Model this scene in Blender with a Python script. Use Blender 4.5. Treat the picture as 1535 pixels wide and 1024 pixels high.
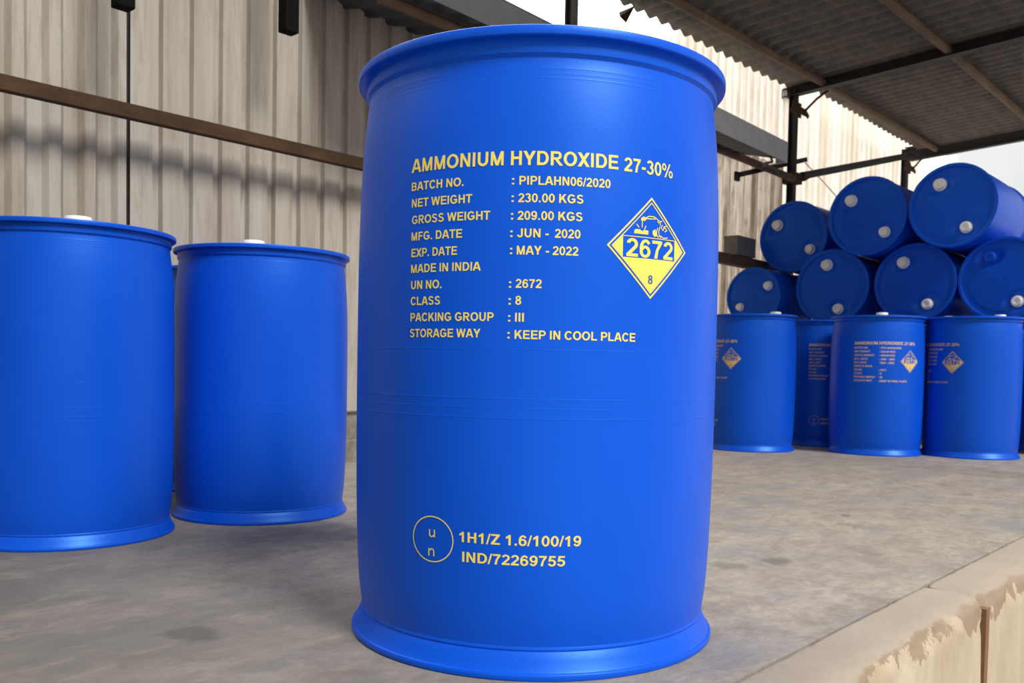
import bpy, bmesh, math, random
from mathutils import Vector, Matrix, noise

random.seed(7)
for o in list(bpy.data.objects):
    bpy.data.objects.remove(o)
scene = bpy.context.scene
COL = scene.collection
PI = math.pi

# ------------------------------------------------------------------ camera
# World: X runs along the sheet wall (away to the right), Y runs from the open
# edge of the loading platform to the wall, Z is up, platform top = 0.
YAW, PITCH, ROLL = 0.8349326, -0.0377768, 0.0198038
cam_d = bpy.data.cameras.new('camera')
cam = bpy.data.objects.new('camera', cam_d)
COL.objects.link(cam)
fw0 = Vector((math.sin(YAW), math.cos(YAW), 0))
rt0 = Vector((math.cos(YAW), -math.sin(YAW), 0))
cp, sp, cr, sr = math.cos(PITCH), math.sin(PITCH), math.cos(ROLL), math.sin(ROLL)
fw = fw0 * cp + Vector((0, 0, sp))
up0 = Vector((0, 0, cp)) - fw0 * sp
rt = rt0 * cr + up0 * sr
up = up0 * cr - rt0 * sr
M = Matrix((rt, up, -fw)).transposed().to_4x4()
M.translation = Vector((0, 0, 0.54361))
cam.matrix_world = M
cam_d.sensor_width = 36
cam_d.lens = 1348.54 / 1535 * 36
cam_d.shift_y = (600.54 - 512) / 1535
cam_d.clip_start = 0.02
cam_d.clip_end = 300
cam_d.dof.use_dof = True
cam_d.dof.focus_distance = 1.75
cam_d.dof.aperture_fstop = 9.0
scene.camera = cam

# ------------------------------------------------------------------ light
scene.view_settings.view_transform = 'Standard'
scene.view_settings.look = 'None'
scene.view_settings.exposure = 0.16
scene.view_settings.gamma = 1.0
scene.view_settings.use_curve_mapping = False

world = bpy.data.worlds.new('hazy_sky')
scene.world = world
world.use_nodes = True
wt = world.node_tree
wn = wt.nodes
wn.clear()
w_out = wn.new('ShaderNodeOutputWorld')
w_bg = wn.new('ShaderNodeBackground')
w_geo = wn.new('ShaderNodeTexCoord')
w_dot = wn.new('ShaderNodeVectorMath'); w_dot.operation = 'DOT_PRODUCT'
SUN_DIR = Vector((-0.12, -1.0, 0.97)).normalized()
w_dot.inputs[1].default_value = Vector((0.25, 1.0, 0.30)).normalized()   # sky made brighter behind the wall to backlight its sheets
w_map = wn.new('ShaderNodeMapRange')
w_map.inputs['From Min'].default_value = 0.25
w_map.inputs['From Max'].default_value = 0.85
w_map.inputs['To Min'].default_value = 0.42
w_map.inputs['To Max'].default_value = 3.2
wt.links.new(w_geo.outputs['Generated'], w_dot.inputs[0])
wt.links.new(w_dot.outputs['Value'], w_map.inputs['Value'])
w_bg.inputs['Color'].default_value = (1.0, 0.985, 0.965, 1)
wt.links.new(w_map.outputs['Result'], w_bg.inputs['Strength'])
wt.links.new(w_bg.outputs[0], w_out.inputs[0])

sun_d = bpy.data.lights.new('hazy_sun', 'SUN')
sun_d.energy = 3.25
sun_d.angle = math.radians(20)
sun_d.color = (1.0, 0.97, 0.92)
sun = bpy.data.objects.new('hazy_sun', sun_d)
COL.objects.link(sun)
sun.rotation_euler = (-SUN_DIR).to_track_quat('-Z', 'Y').to_euler()
sun.location = (2, -6, 8)

# ------------------------------------------------------------------ materials
def node_mat(name):
    m = bpy.data.materials.new(name)
    m.use_nodes = True
    nt = m.node_tree
    return m, nt, nt.nodes['Principled BSDF']

def noise_tex(nt, scale, detail=6.0, rough=0.6, stretch=(1, 1, 1), coord='Object', dist=0.0):
    tc = nt.nodes.new('ShaderNodeTexCoord')
    mp = nt.nodes.new('ShaderNodeMapping')
    mp.inputs['Scale'].default_value = stretch
    nt.links.new(tc.outputs[coord], mp.inputs['Vector'])
    n = nt.nodes.new('ShaderNodeTexNoise')
    n.inputs['Scale'].default_value = scale
    n.inputs['Detail'].default_value = detail
    n.inputs['Roughness'].default_value = rough
    n.inputs['Distortion'].default_value = dist
    nt.links.new(mp.outputs[0], n.inputs['Vector'])
    return n.outputs['Fac']

def ramp(nt, fac, stops):
    r = nt.nodes.new('ShaderNodeValToRGB')
    el = r.color_ramp.elements
    while len(el) > 1:
        el.remove(el[-1])
    for i, (p, c) in enumerate(stops):
        e = el[0] if i == 0 else el.new(p)
        e.position = p
        e.color = (c, c, c, 1) if not hasattr(c, '__len__') else (*c, 1)
    nt.links.new(fac, r.inputs['Fac'])
    return r.outputs['Color']

def mix(nt, fac, a, b, mode='MIX'):
    x = nt.nodes.new('ShaderNodeMix')
    x.data_type = 'RGBA'
    x.blend_type = mode
    def put(sock, v):
        if hasattr(v, 'is_output'):
            nt.links.new(v, sock)
        elif hasattr(v, '__len__'):
            sock.default_value = (*v, 1)
        else:
            sock.default_value = v
    put(x.inputs[0], fac)
    put(x.inputs[6], a)
    put(x.inputs[7], b)
    return x.outputs[2]

def bump(nt, bsdf, fac, strength, dist):
    b = nt.nodes.new('ShaderNodeBump')
    b.inputs['Strength'].default_value = strength
    b.inputs['Distance'].default_value = dist
    nt.links.new(fac, b.inputs['Height'])
    nt.links.new(b.outputs[0], bsdf.inputs['Normal'])

def make_blue(name, col, rough):
    m, nt, b = node_mat(name)
    n1 = noise_tex(nt, 3.0, 5, 0.6, (1, 1, 0.5))
    c = mix(nt, ramp(nt, n1, [(0.35, 0.0), (0.7, 1.0)]), col, tuple(min(1, x * 1.12 + 0.002) for x in col))
    scuff = ramp(nt, noise_tex(nt, 26.0, 8, 0.7, (1, 1, 0.25)), [(0.70, 0.0), (0.78, 0.12)])
    c = mix(nt, scuff, c, (0.18, 0.30, 0.62))
    nt.links.new(c, b.inputs['Base Color'])
    b.inputs['Roughness'].default_value = rough
    b.inputs['IOR'].default_value = 1.45
    b.inputs['Specular IOR Level'].default_value = 0.95
    b.inputs['Specular Tint'].default_value = (0.22, 0.58, 1.0, 1)
    bump(nt, b, noise_tex(nt, 160.0, 3, 0.5), 0.10, 0.001)
    return m

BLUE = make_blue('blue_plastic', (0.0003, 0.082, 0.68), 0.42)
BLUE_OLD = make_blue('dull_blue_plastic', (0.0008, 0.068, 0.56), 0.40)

def plain(name, col, rough=0.5, metal=0.0, var=0.12, scale=20.0, spec=0.5):
    m, nt, b = node_mat(name)
    n = noise_tex(nt, scale, 5, 0.6)
    lo = tuple(c * (1 - var) for c in col)
    hi = tuple(min(1, c * (1 + var)) for c in col)
    nt.links.new(mix(nt, n, lo, hi), b.inputs['Base Color'])
    b.inputs['Roughness'].default_value = rough
    b.inputs['Metallic'].default_value = metal
    b.inputs['Specular IOR Level'].default_value = spec
    return m

YELLOW = plain('yellow_print', (0.93, 0.75, 0.13), 0.5, 0, 0.06, 60)
YELLOW_OLD = plain('faded_yellow_print', (0.74, 0.52, 0.18), 0.6, 0, 0.3, 40)
BLUE_PRINT = plain('blue_print', (0.02, 0.10, 0.42), 0.5, 0, 0.05, 40)
WHITE_CAP = plain('white_cap_plastic', (0.84, 0.83, 0.80), 0.45, 0, 0.06, 30)
DARK_STEEL = plain('dark_painted_steel', (0.022, 0.019, 0.018), 0.65, 0.0, 0.5, 14, 0.25)
BLACK_STEEL = plain('blackened_steel', (0.006, 0.0055, 0.005), 0.9, 0.0, 0.3, 14, 0.08)
GREY_TIN = plain('grey_tin', (0.44, 0.445, 0.44), 0.6, 0.0, 0.25, 9, 0.3)
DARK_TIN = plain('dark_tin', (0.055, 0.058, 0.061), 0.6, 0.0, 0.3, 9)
BOX_TIN = plain('dull_tin_box', (0.16, 0.15, 0.13), 0.7, 0.0, 0.4, 14)

def rusty(name, base, rust, stretch=(1, 1, 1), pale=None):
    m, nt, b = node_mat(name)
    n = noise_tex(nt, 9.0, 8, 0.7, stretch)
    c = mix(nt, ramp(nt, n, [(0.40, 0.0), (0.62, 1.0)]), base, rust)
    if pale:
        n2 = noise_tex(nt, 16.0, 6, 0.7, stretch)
        c = mix(nt, ramp(nt, n2, [(0.58, 0.0), (0.66, 0.7)]), c, pale)
    nt.links.new(c, b.inputs['Base Color'])
    b.inputs['Roughness'].default_value = 0.85
    b.inputs['Specular IOR Level'].default_value = 0.2
    bump(nt, b, noise_tex(nt, 60.0, 5, 0.6), 0.25, 0.003)
    return m

RUST = rusty('rusty_brown_steel', (0.045, 0.025, 0.014), (0.075, 0.040, 0.020), (0.4, 1, 1))
RUST_PALE = rusty('flaking_rusty_steel', (0.10, 0.062, 0.040), (0.17, 0.10, 0.065), (0.4, 1, 1), (0.42, 0.36, 0.30))
JOINT = rusty('rusty_joint_strip', (0.26, 0.155, 0.095), (0.19, 0.105, 0.06), (1, 1, 0.3))
PURLIN = rusty('rusty_purlin_steel', (0.12, 0.08, 0.055), (0.18, 0.12, 0.08), (0.4, 1, 1))
ROOF = rusty('weathered_roof_tin', (0.100, 0.092, 0.086), (0.155, 0.133, 0.110), (0.3, 1.2, 1))

def sheet_mat(name, light, dirt, amount, transl=0.0, freq=7.0):
    m, nt, b = node_mat(name)
    st = noise_tex(nt, freq, 8, 0.68, (1.0, 0.15, 0.05), dist=0.3)
    st2 = noise_tex(nt, freq * 4.5, 6, 0.7, (1.0, 0.15, 0.12), dist=0.4)
    bl = noise_tex(nt, 1.6, 6, 0.7, (1, 0.3, 0.6))
    c = mix(nt, ramp(nt, st, [(0.42, 0.0), (0.68, amount)]), light, dirt)
    c = mix(nt, ramp(nt, st2, [(0.48, 0.0), (0.72, amount * 0.8)]), c, dirt)
    spots = noise_tex(nt, 22.0, 8, 0.75, (1, 0.3, 0.7))
    c = mix(nt, ramp(nt, spots, [(0.62, 0.0), (0.72, 0.35)]), c, tuple(x * 0.75 for x in dirt))
    c = mix(nt, ramp(nt, bl, [(0.35, 0.0), (0.75, 0.35)]), c, tuple((x + y) / 2 for x, y in zip(light, dirt)))
    nt.links.new(c, b.inputs['Base Color'])
    b.inputs['Roughness'].default_value = 0.7
    bump(nt, b, st2, 0.12, 0.004)
    if transl > 0:
        t = nt.nodes.new('ShaderNodeBsdfTranslucent')
        nt.links.new(c, t.inputs['Color'])
        ms = nt.nodes.new('ShaderNodeMixShader')
        ms.inputs[0].default_value = transl
        out = nt.nodes['Material Output']
        nt.links.new(b.outputs[0], ms.inputs[1])
        nt.links.new(t.outputs[0], ms.inputs[2])
        nt.links.new(ms.outputs[0], out.inputs['Surface'])
    return m

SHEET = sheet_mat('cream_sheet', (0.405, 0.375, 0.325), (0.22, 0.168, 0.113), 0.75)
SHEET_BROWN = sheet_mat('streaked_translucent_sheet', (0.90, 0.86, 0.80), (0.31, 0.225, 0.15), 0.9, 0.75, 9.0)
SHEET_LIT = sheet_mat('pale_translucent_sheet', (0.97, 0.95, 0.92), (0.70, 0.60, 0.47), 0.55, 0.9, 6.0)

SPILLS = [(2.418, 1.144, 0.055, 0.85, (0.15, 0.135, 0.115)), (2.251, 1.228, 0.06, 0.7, (0.16, 0.145, 0.125)), (0.889, 1.643, 0.06, 0.75, (0.085, 0.075, 0.065)), (2.748, 1.018, 0.05, 0.6, (0.19, 0.165, 0.14)), (3.514, 1.755, 0.16, 0.55, (0.2, 0.205, 0.225)), (3.653, 1.14, 0.09, 0.45, (0.2, 0.18, 0.155)), (3.396, 1.343, 0.018, 0.8, (0.1, 0.085, 0.07)), (1.69, 2.371, 0.22, 0.5, (0.085, 0.085, 0.095)), (2.855, 1.447, 0.15, 0.4, (0.19, 0.19, 0.205))]
def concrete(name, a, b_, stain, blue=0.0, bumps=0.35, dirty=False):
    m, nt, b = node_mat(name)
    n1 = noise_tex(nt, 1.1, 9, 0.62, (1, 1.5, 1), dist=0.4)
    n2 = noise_tex(nt, 7.0, 9, 0.7, (1, 1.2, 1))
    n3 = noise_tex(nt, 55.0, 6, 0.7)
    c = mix(nt, ramp(nt, n1, [(0.36, 0.0), (0.64, 1.0)]), b_, a)
    c = mix(nt, ramp(nt, n2, [(0.36, 0.75), (0.56, 0.0)]), c, stain)
    nm = noise_tex(nt, 20.0, 7, 0.75, (1, 1.6, 1), dist=0.3)
    c = mix(nt, ramp(nt, nm, [(0.36, 0.45), (0.52, 0.0)]), c, stain)
    c = mix(nt, ramp(nt, nm, [(0.55, 0.0), (0.70, 0.40)]), c, tuple(min(1, x * 1.28) for x in a))
    c = mix(nt, ramp(nt, n3, [(0.30, 0.30), (0.55, 0.0)]), c, stain)
    c = mix(nt, ramp(nt, n3, [(0.60, 0.0), (0.78, 0.35)]), c, tuple(min(1, x * 1.35) for x in a))
    if blue:
        n4 = noise_tex(nt, 2.3, 8, 0.65, (1, 1.7, 1))
        c = mix(nt, ramp(nt, n4, [(0.52, 0.0), (0.66, blue)]), c, (0.20, 0.21, 0.245))
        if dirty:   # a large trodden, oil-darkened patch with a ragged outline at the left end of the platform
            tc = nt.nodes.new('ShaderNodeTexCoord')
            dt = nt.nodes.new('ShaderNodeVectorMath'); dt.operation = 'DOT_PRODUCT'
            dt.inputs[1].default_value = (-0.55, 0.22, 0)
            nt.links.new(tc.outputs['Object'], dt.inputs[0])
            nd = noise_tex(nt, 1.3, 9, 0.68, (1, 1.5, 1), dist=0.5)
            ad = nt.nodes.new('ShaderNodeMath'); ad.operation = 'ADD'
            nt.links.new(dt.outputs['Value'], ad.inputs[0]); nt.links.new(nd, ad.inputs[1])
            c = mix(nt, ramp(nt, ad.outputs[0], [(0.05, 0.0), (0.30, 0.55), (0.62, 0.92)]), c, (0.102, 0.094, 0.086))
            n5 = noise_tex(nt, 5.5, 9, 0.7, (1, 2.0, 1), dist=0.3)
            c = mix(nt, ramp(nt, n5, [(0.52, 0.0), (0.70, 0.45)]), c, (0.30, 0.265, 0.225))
        if dirty:   # single spills and rubbed patches on the slab
            geo = nt.nodes.new('ShaderNodeTexCoord')
            wn_ = nt.nodes.new('ShaderNodeTexNoise')
            wn_.inputs['Scale'].default_value = 14.0
            wn_.inputs['Detail'].default_value = 6.0
            nt.links.new(geo.outputs['Object'], wn_.inputs['Vector'])
            for (sx, sy, sr_, st_, sc_) in SPILLS:
                ds = nt.nodes.new('ShaderNodeVectorMath'); ds.operation = 'DISTANCE'
                ds.inputs[1].default_value = (sx, sy, 0)
                nt.links.new(geo.outputs['Object'], ds.inputs[0])
                ma = nt.nodes.new('ShaderNodeMath'); ma.operation = 'MULTIPLY_ADD'
                ma.inputs[1].default_value = sr_ * 2.4
                nt.links.new(wn_.outputs['Fac'], ma.inputs[0]); nt.links.new(ds.outputs['Value'], ma.inputs[2])
                c = mix(nt, ramp(nt, ma.outputs[0], [(sr_ * 1.7, st_), (sr_ * 2.3, 0.0)]), c, sc_)
        v = noise_tex(nt, 3.7, 3, 0.5, (1, 1.4, 1), dist=0.2)
        c = mix(nt, ramp(nt, v, [(0.70, 0.0), (0.735, 0.5)]), c, (0.15, 0.13, 0.11))
    nt.links.new(c, b.inputs['Base Color'])
    b.inputs['Roughness'].default_value = 0.8
    mx = nt.nodes.new('ShaderNodeMath'); mx.operation = 'ADD'
    nt.links.new(n3, mx.inputs[0]); nt.links.new(n2, mx.inputs[1])
    bump(nt, b, mx.outputs[0], bumps, 0.009)
    return m

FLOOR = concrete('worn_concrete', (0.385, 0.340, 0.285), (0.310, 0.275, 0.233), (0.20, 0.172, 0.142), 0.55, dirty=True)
KERB = concrete('kerb_concrete', (0.46, 0.385, 0.305), (0.39, 0.325, 0.255), (0.30, 0.24, 0.18), 0.0)
PLINTH = concrete('old_plinth_concrete', (0.30, 0.27, 0.23), (0.20, 0.175, 0.145), (0.12, 0.10, 0.08), 0.0)
YARD = concrete('yard_concrete', (0.42, 0.38, 0.33), (0.34, 0.31, 0.27), (0.24, 0.21, 0.18), 0.0)
def screen_mat():
    m, nt, b = node_mat('pale_building_screen')
    n = noise_tex(nt, 1.2, 4, 0.5)
    c = mix(nt, n, (0.86, 0.90, 0.93), (0.93, 0.95, 0.96))
    nt.links.new(c, b.inputs['Base Color'])
    t = nt.nodes.new('ShaderNodeBsdfTranslucent')
    nt.links.new(c, t.inputs['Color'])
    ms = nt.nodes.new('ShaderNodeMixShader')
    ms.inputs[0].default_value = 0.8
    nt.links.new(b.outputs[0], ms.inputs[1]); nt.links.new(t.outputs[0], ms.inputs[2])
    nt.links.new(ms.outputs[0], nt.nodes['Material Output'].inputs['Surface'])
    return m
SCREEN = screen_mat()  # translucent stand-in for the pale walls of a distant building

# face of the platform: cream plaster with broken brown patches under the lip
def face_mat():
    m, nt, b = node_mat('stained_platform_face')
    tc = nt.nodes.new('ShaderNodeTexCoord')
    sep = nt.nodes.new('ShaderNodeSeparateXYZ')
    nt.links.new(tc.outputs['Object'], sep.inputs[0])
    n1 = noise_tex(nt, 5.0, 9, 0.65, (1, 1, 0.35), dist=0.3)
    c = mix(nt, ramp(nt, n1, [(0.40, 0.0), (0.68, 1.0)]), (0.545, 0.465, 0.345), (0.43, 0.345, 0.24))
    st = noise_tex(nt, 16.0, 8, 0.7, (1, 1, 0.10))
    c = mix(nt, ramp(nt, st, [(0.55, 0.0), (0.75, 0.55)]), c, (0.40, 0.31, 0.22))
    # broken edge: patches of missing plaster, bounded by a noise-shaped lower line
    n2 = noise_tex(nt, 9.0, 8, 0.62, (1, 1, 0.7))
    mr = nt.nodes.new('ShaderNodeMapRange')
    mr.inputs['From Min'].default_value = -0.16; mr.inputs['From Max'].default_value = -0.005
    mr.inputs['To Min'].default_value = -0.34; mr.inputs['To Max'].default_value = 0.10
    nt.links.new(sep.outputs['Z'], mr.inputs['Value'])
    ad = nt.nodes.new('ShaderNodeMath'); ad.operation = 'ADD'
    nt.links.new(n2, ad.inputs[0]); nt.links.new(mr.outputs[0], ad.inputs[1])
    c = mix(nt, ramp(nt, ad.outputs[0], [(0.49, 0.0), (0.51, 0.85)]), c, (0.285, 0.205, 0.145))
    # top surface is bare kerb concrete
    geo = nt.nodes.new('ShaderNodeNewGeometry')
    sp2 = nt.nodes.new('ShaderNodeSeparateXYZ')
    nt.links.new(geo.outputs['Normal'], sp2.inputs[0])
    k1 = noise_tex(nt, 3.0, 9, 0.65)
    top = mix(nt, ramp(nt, k1, [(0.35, 0.0), (0.65, 1.0)]), (0.345, 0.285, 0.22), (0.395, 0.33, 0.26))
    k3 = noise_tex(nt, 60.0, 6, 0.7)
    top = mix(nt, ramp(nt, k3, [(0.28, 0.35), (0.55, 0.0)]), top, (0.29, 0.235, 0.18))
    c = mix(nt, ramp(nt, sp2.outputs['Z'], [(0.62, 0.0), (0.80, 1.0)]), c, top)
    nt.links.new(c, b.inputs['Base Color'])
    b.inputs['Roughness'].default_value = 0.85
    bump(nt, b, k3, 0.35, 0.005)
    return m
FACE = face_mat()

# ------------------------------------------------------------------ lettering
# bold grotesque letters drawn from bars, slanted bars and elliptical arcs;
# cap height 1, each entry: (advance, [shapes])
def _bar(x0, x1, y0, y1): return [[(x0, y0), (x1, y0), (x1, y1), (x0, y1)]]
def _dia(xa, ya, xb, yb, w): return [[(xa - w / 2, ya), (xa + w / 2, ya), (xb + w / 2, yb), (xb - w / 2, yb)]]
def _arc(cx, cy, rx, ry, a0, a1, tx, ty):
    n = max(4, int(abs(a1 - a0) / 11))
    q = []
    for i in range(n + 1):
        a = math.radians(a0 + (a1 - a0) * i / n)
        q.append(((cx + rx * math.cos(a), cy + ry * math.sin(a)), (cx + (rx - tx) * math.cos(a), cy + (ry - ty) * math.sin(a))))
    return [[q[i][0], q[i + 1][0], q[i + 1][1], q[i][1]] for i in range(n)]
_ST = _bar(.10, .305, 0, 1)
_six = [_arc(.39, .325, .34, .34, 0, 360, .19, .160), _arc(.415, .5, .365, .515, 38, 200, .19, .165)]
FONT = {
 'A': (1.0, [_dia(.115, 0, .462, 1, .225), _dia(.893, 0, .546, 1, .225), _bar(.25, .76, .215, .38)]),
 'B': (1.0, [_ST, _bar(.2, .6, .83, 1), _bar(.2, .6, .43, .595), _bar(.2, .62, 0, .17), _arc(.60, .715, .285, .285, -90, 90, .2, .17), _arc(.60, .2975, .335, .2975, -90, 90, .2, .17)]),
 'C': (1.0, [_arc(.53, .5, .47, .517, 37, 323, .21, .178)]),
 'D': (1.0, [_ST, _bar(.2, .5, .825, 1), _bar(.2, .5, 0, .175), _arc(.5, .5, .45, .5, -90, 90, .21, .175)]),
 'E': (.92, [_ST, _bar(.2, .86, .83, 1), _bar(.2, .81, .425, .59), _bar(.2, .88, 0, .17)]),
 'F': (.85, [_ST, _bar(.2, .80, .83, 1), _bar(.2, .73, .42, .59)]),
 'G': (1.08, [_arc(.55, .5, .48, .517, 38, 322, .21, .178), _bar(.56, 1.0, .37, .54), _bar(.80, 1.0, .13, .5)]),
 'H': (1.0, [_ST, _bar(.70, .905, 0, 1), _bar(.2, .8, .42, .60)]),
 'I': (.39, [_bar(.095, .30, 0, 1)]),
 'J': (.77, [_bar(.47, .675, .28, 1), _arc(.36, .29, .315, .307, 180, 360, .205, .175)]),
 'K': (1.0, [_ST, _dia(.235, .30, .79, 1, .27), _dia(.865, 0, .50, .62, .25)]),
 'L': (.85, [_ST, _bar(.2, .82, 0, .17)]),
 'M': (1.16, [_bar(.1, .285, 0, 1), _bar(.875, 1.06, 0, 1), _dia(.215, 1, .58, 0, .215), _dia(.945, 1, .58, 0, .215)]),
 'N': (1.0, [_bar(.1, .295, 0, 1), _bar(.71, .905, 0, 1), _dia(.205, 1, .80, 0, .225)]),
 'O': (1.08, [_arc(.543, .5, .497, .517, 0, 360, .22, .178)]),
 'P': (.93, [_ST, _bar(.2, .55, .83, 1), _bar(.2, .55, .365, .53), _arc(.55, .6825, .335, .3175, -90, 90, .2, .17)]),
 'R': (1.0, [_ST, _bar(.2, .6, .83, 1), _bar(.2, .6, .405, .565), _arc(.58, .7025, .32, .2975, -90, 90, .2, .165), _dia(.49, .46, .875, 0, .25)]),
 'S': (.93, [_arc(.465, .74, .365, .277, 18, 270, .195, .165), _arc(.465, .285, .395, .30, -165, 90, .2, .165)]),
 'T': (.85, [_bar(.03, .82, .83, 1), _bar(.3225, .5275, 0, .9)]),
 'U': (1.0, [_bar(.1, .305, .38, 1), _bar(.70, .905, .38, 1), _arc(.5025, .385, .4025, .402, 180, 360, .205, .175)]),
 'W': (1.31, [_dia(.125, 1, .36, 0, .21), _dia(.36, 0, .655, 1, .21), _dia(.655, 1, .95, 0, .21), _dia(.95, 0, 1.185, 1, .21)]),
 'X': (.93, [_dia(.14, 1, .80, 0, .26), _dia(.80, 1, .14, 0, .26)]),
 'Y': (.93, [_dia(.13, 1, .465, .38, .25), _dia(.80, 1, .465, .38, .25), _bar(.3625, .5675, 0, .45)]),
 'Z': (.85, [_bar(.06, .80, .83, 1), _bar(.04, .82, 0, .17), _dia(.165, .13, .68, .87, .265)]),
 '0': (.78, [_arc(.39, .5, .345, .517, 0, 360, .195, .165)]),
 '1': (.78, [_bar(.34, .54, 0, 1), [[(.11, .61), (.36, .72), (.36, .96), (.11, .79)]], [[(.34, .72), (.45, .80), (.45, 1), (.385, 1)]]]),
 '2': (.78, [_arc(.39, .70, .335, .317, -36, 170, .195, .165), [[(.661, .514), (.503, .612), (.06, .16), (.32, .16)]], _bar(.05, .73, 0, .175)]),
 '3': (.78, [_arc(.375, .737, .315, .28, -90, 162, .19, .16), _arc(.375, .285, .35, .302, -165, 90, .195, .16)]),
 '5': (.78, [_bar(.17, .69, .825, 1), [[(.16, 1), (.34, 1), (.275, .46), (.075, .44)]], _arc(.375, .325, .35, .342, -165, 142, .195, .165)]),
 '6': (.78, _six),
 '7': (.78, [_bar(.06, .72, .825, 1), [[(.72, .86), (.50, .86), (.30, .45), (.475, .45)]], [[(.475, .45), (.30, .45), (.20, 0), (.41, 0)]]]),
 '8': (.78, [_arc(.39, .745, .30, .272, 0, 360, .185, .155), _arc(.39, .285, .34, .302, 0, 360, .195, .16)]),
 '9': (.78, [[[(.78 - x, 1 - y) for x, y in q] for q in s] for s in _six]),
 '-': (.46, [_bar(.05, .41, .27, .45)]),
 '.': (.39, [_bar(.095, .29, 0, .195)]),
 ':': (.46, [_bar(.13, .325, 0, .195), _bar(.13, .325, .53, .725)]),
 '/': (.39, [_dia(.06, -.02, .33, 1.02, .145)]),
 '%': (1.24, [_arc(.26, .745, .225, .272, 0, 360, .125, .12), _arc(.98, .255, .225, .272, 0, 360, .125, .12), _dia(.36, -.02, .88, 1.02, .14)]),
 'u': (.82, [_bar(.1, .215, .25, .73), _bar(.60, .715, 0, .73), _arc(.3575, .265, .2575, .28, 180, 345, .115, .11)]),
 'n': (.82, [_bar(.1, .215, 0, .73), _bar(.60, .715, 0, .46), _arc(.4575, .465, .2575, .28, 0, 165, .115, .11)]),
}

# ------------------------------------------------------------------ helpers
def link(name, verts, faces, mat, parent=None, smooth=None, loc=None):
    me = bpy.data.meshes.new(name)
    me.from_pydata([tuple(v) for v in verts], [], faces)
    me.validate()
    bm = bmesh.new(); bm.from_mesh(me)
    bmesh.ops.recalc_face_normals(bm, faces=bm.faces)
    bm.to_mesh(me); bm.free()
    mats = mat if isinstance(mat, (list, tuple)) else [mat]
    for m in mats:
        me.materials.append(m)
    o = bpy.data.objects.new(name, me)
    COL.objects.link(o)
    if parent is not None:
        o.parent = parent
    if loc is not None:
        o.location = loc
    if smooth is not None:
        me.polygons.foreach_set('use_smooth', [True] * len(me.polygons))
        me.set_sharp_from_angle(angle=math.radians(smooth))
    return o

def tag(o, label=None, cat=None, group=None, kind=None):
    if label: o['label'] = label
    if cat: o['category'] = cat
    if group: o['group'] = group
    if kind: o['kind'] = kind
    return o

def empty(name, loc, label, cat, group=None):
    o = bpy.data.objects.new(name, None)
    COL.objects.link(o)
    o.location = loc
    o.empty_display_size = 0.1
    return tag(o, label, cat, group)

class MB:
    """collects boxes, bars and tubes for one mesh"""
    def __init__(s):
        s.v, s.f = [], []
    def add(s, vs, fs):
        n = len(s.v)
        s.v += [Vector(v) for v in vs]
        s.f += [[i + n for i in f] for f in fs]
        return s
    def box(s, x0, x1, y0, y1, z0, z1, bev=0.0):
        bm = bmesh.new()
        bmesh.ops.create_cube(bm, size=1.0)
        for v in bm.verts:
            v.co = Vector((x0 + (v.co.x + .5) * (x1 - x0), y0 + (v.co.y + .5) * (y1 - y0), z0 + (v.co.z + .5) * (z1 - z0)))
        if bev:
            bmesh.ops.bevel(bm, geom=bm.edges[:], offset=bev, segments=2, affect='EDGES', profile=0.6)
        bm.verts.index_update()
        s.add([v.co.copy() for v in bm.verts], [[v.index for v in f.verts] for f in bm.faces])
        bm.free()
        return s
    def bar(s, a, b, w, h, bev=0.003, roll=Vector((0, 0, 1))):
        """box-section bar from a to b, width w, height h (h along roll)"""
        a, b = Vector(a), Vector(b)
        d = (b - a); L = d.length; d.normalize()
        side = d.cross(roll).normalized(); upv = side.cross(d)
        t = MB().box(-w / 2, w / 2, -h / 2, h / 2, 0, L, bev)
        s.add([a + side * v.x + upv * v.y + d * v.z for v in t.v], t.f)
        return s
    def tube(s, pts, r, n=12):
        pts = [Vector(p) for p in pts]
        rings = []
        for i, p in enumerate(pts):
            d = (pts[min(i + 1, len(pts) - 1)] - pts[max(i - 1, 0)]).normalized()
            ref = Vector((0, 0, 1)) if abs(d.z) < 0.9 else Vector((1, 0, 0))
            a = d.cross(ref).normalized(); b = d.cross(a)
            rings.append([p + (a * math.cos(2 * PI * k / n) + b * math.sin(2 * PI * k / n)) * r for k in range(n)])
        vs = [v for rg in rings for v in rg]
        fs = []
        for i in range(len(rings) - 1):
            for k in range(n):
                fs.append([i * n + k, i * n + (k + 1) % n, (i + 1) * n + (k + 1) % n, (i + 1) * n + k])
        fs.append(list(range(n))); fs.append([(len(rings) - 1) * n + k for k in range(n)])
        return s.add(vs, fs)
    def ibeam(s, a, b, w, h, t=0.008, roll=Vector((0, 0, 1))):
        a, b = Vector(a), Vector(b)
        d = (b - a).normalized()
        side = d.cross(roll).normalized(); upv = side.cross(d).normalized()
        s.bar(a + upv * (h / 2 - t / 2), b + upv * (h / 2 - t / 2), w, t, 0.001, roll)
        s.bar(a - upv * (h / 2 - t / 2), b - upv * (h / 2 - t / 2), w, t, 0.001, roll)
        s.bar(a, b, t, h - 2 * t, 0.0, roll)
        return s
    def build(s, name, mat, parent=None, smooth=None, loc=None):
        return link(name, s.v, s.f, mat, parent, smooth, loc)

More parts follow.
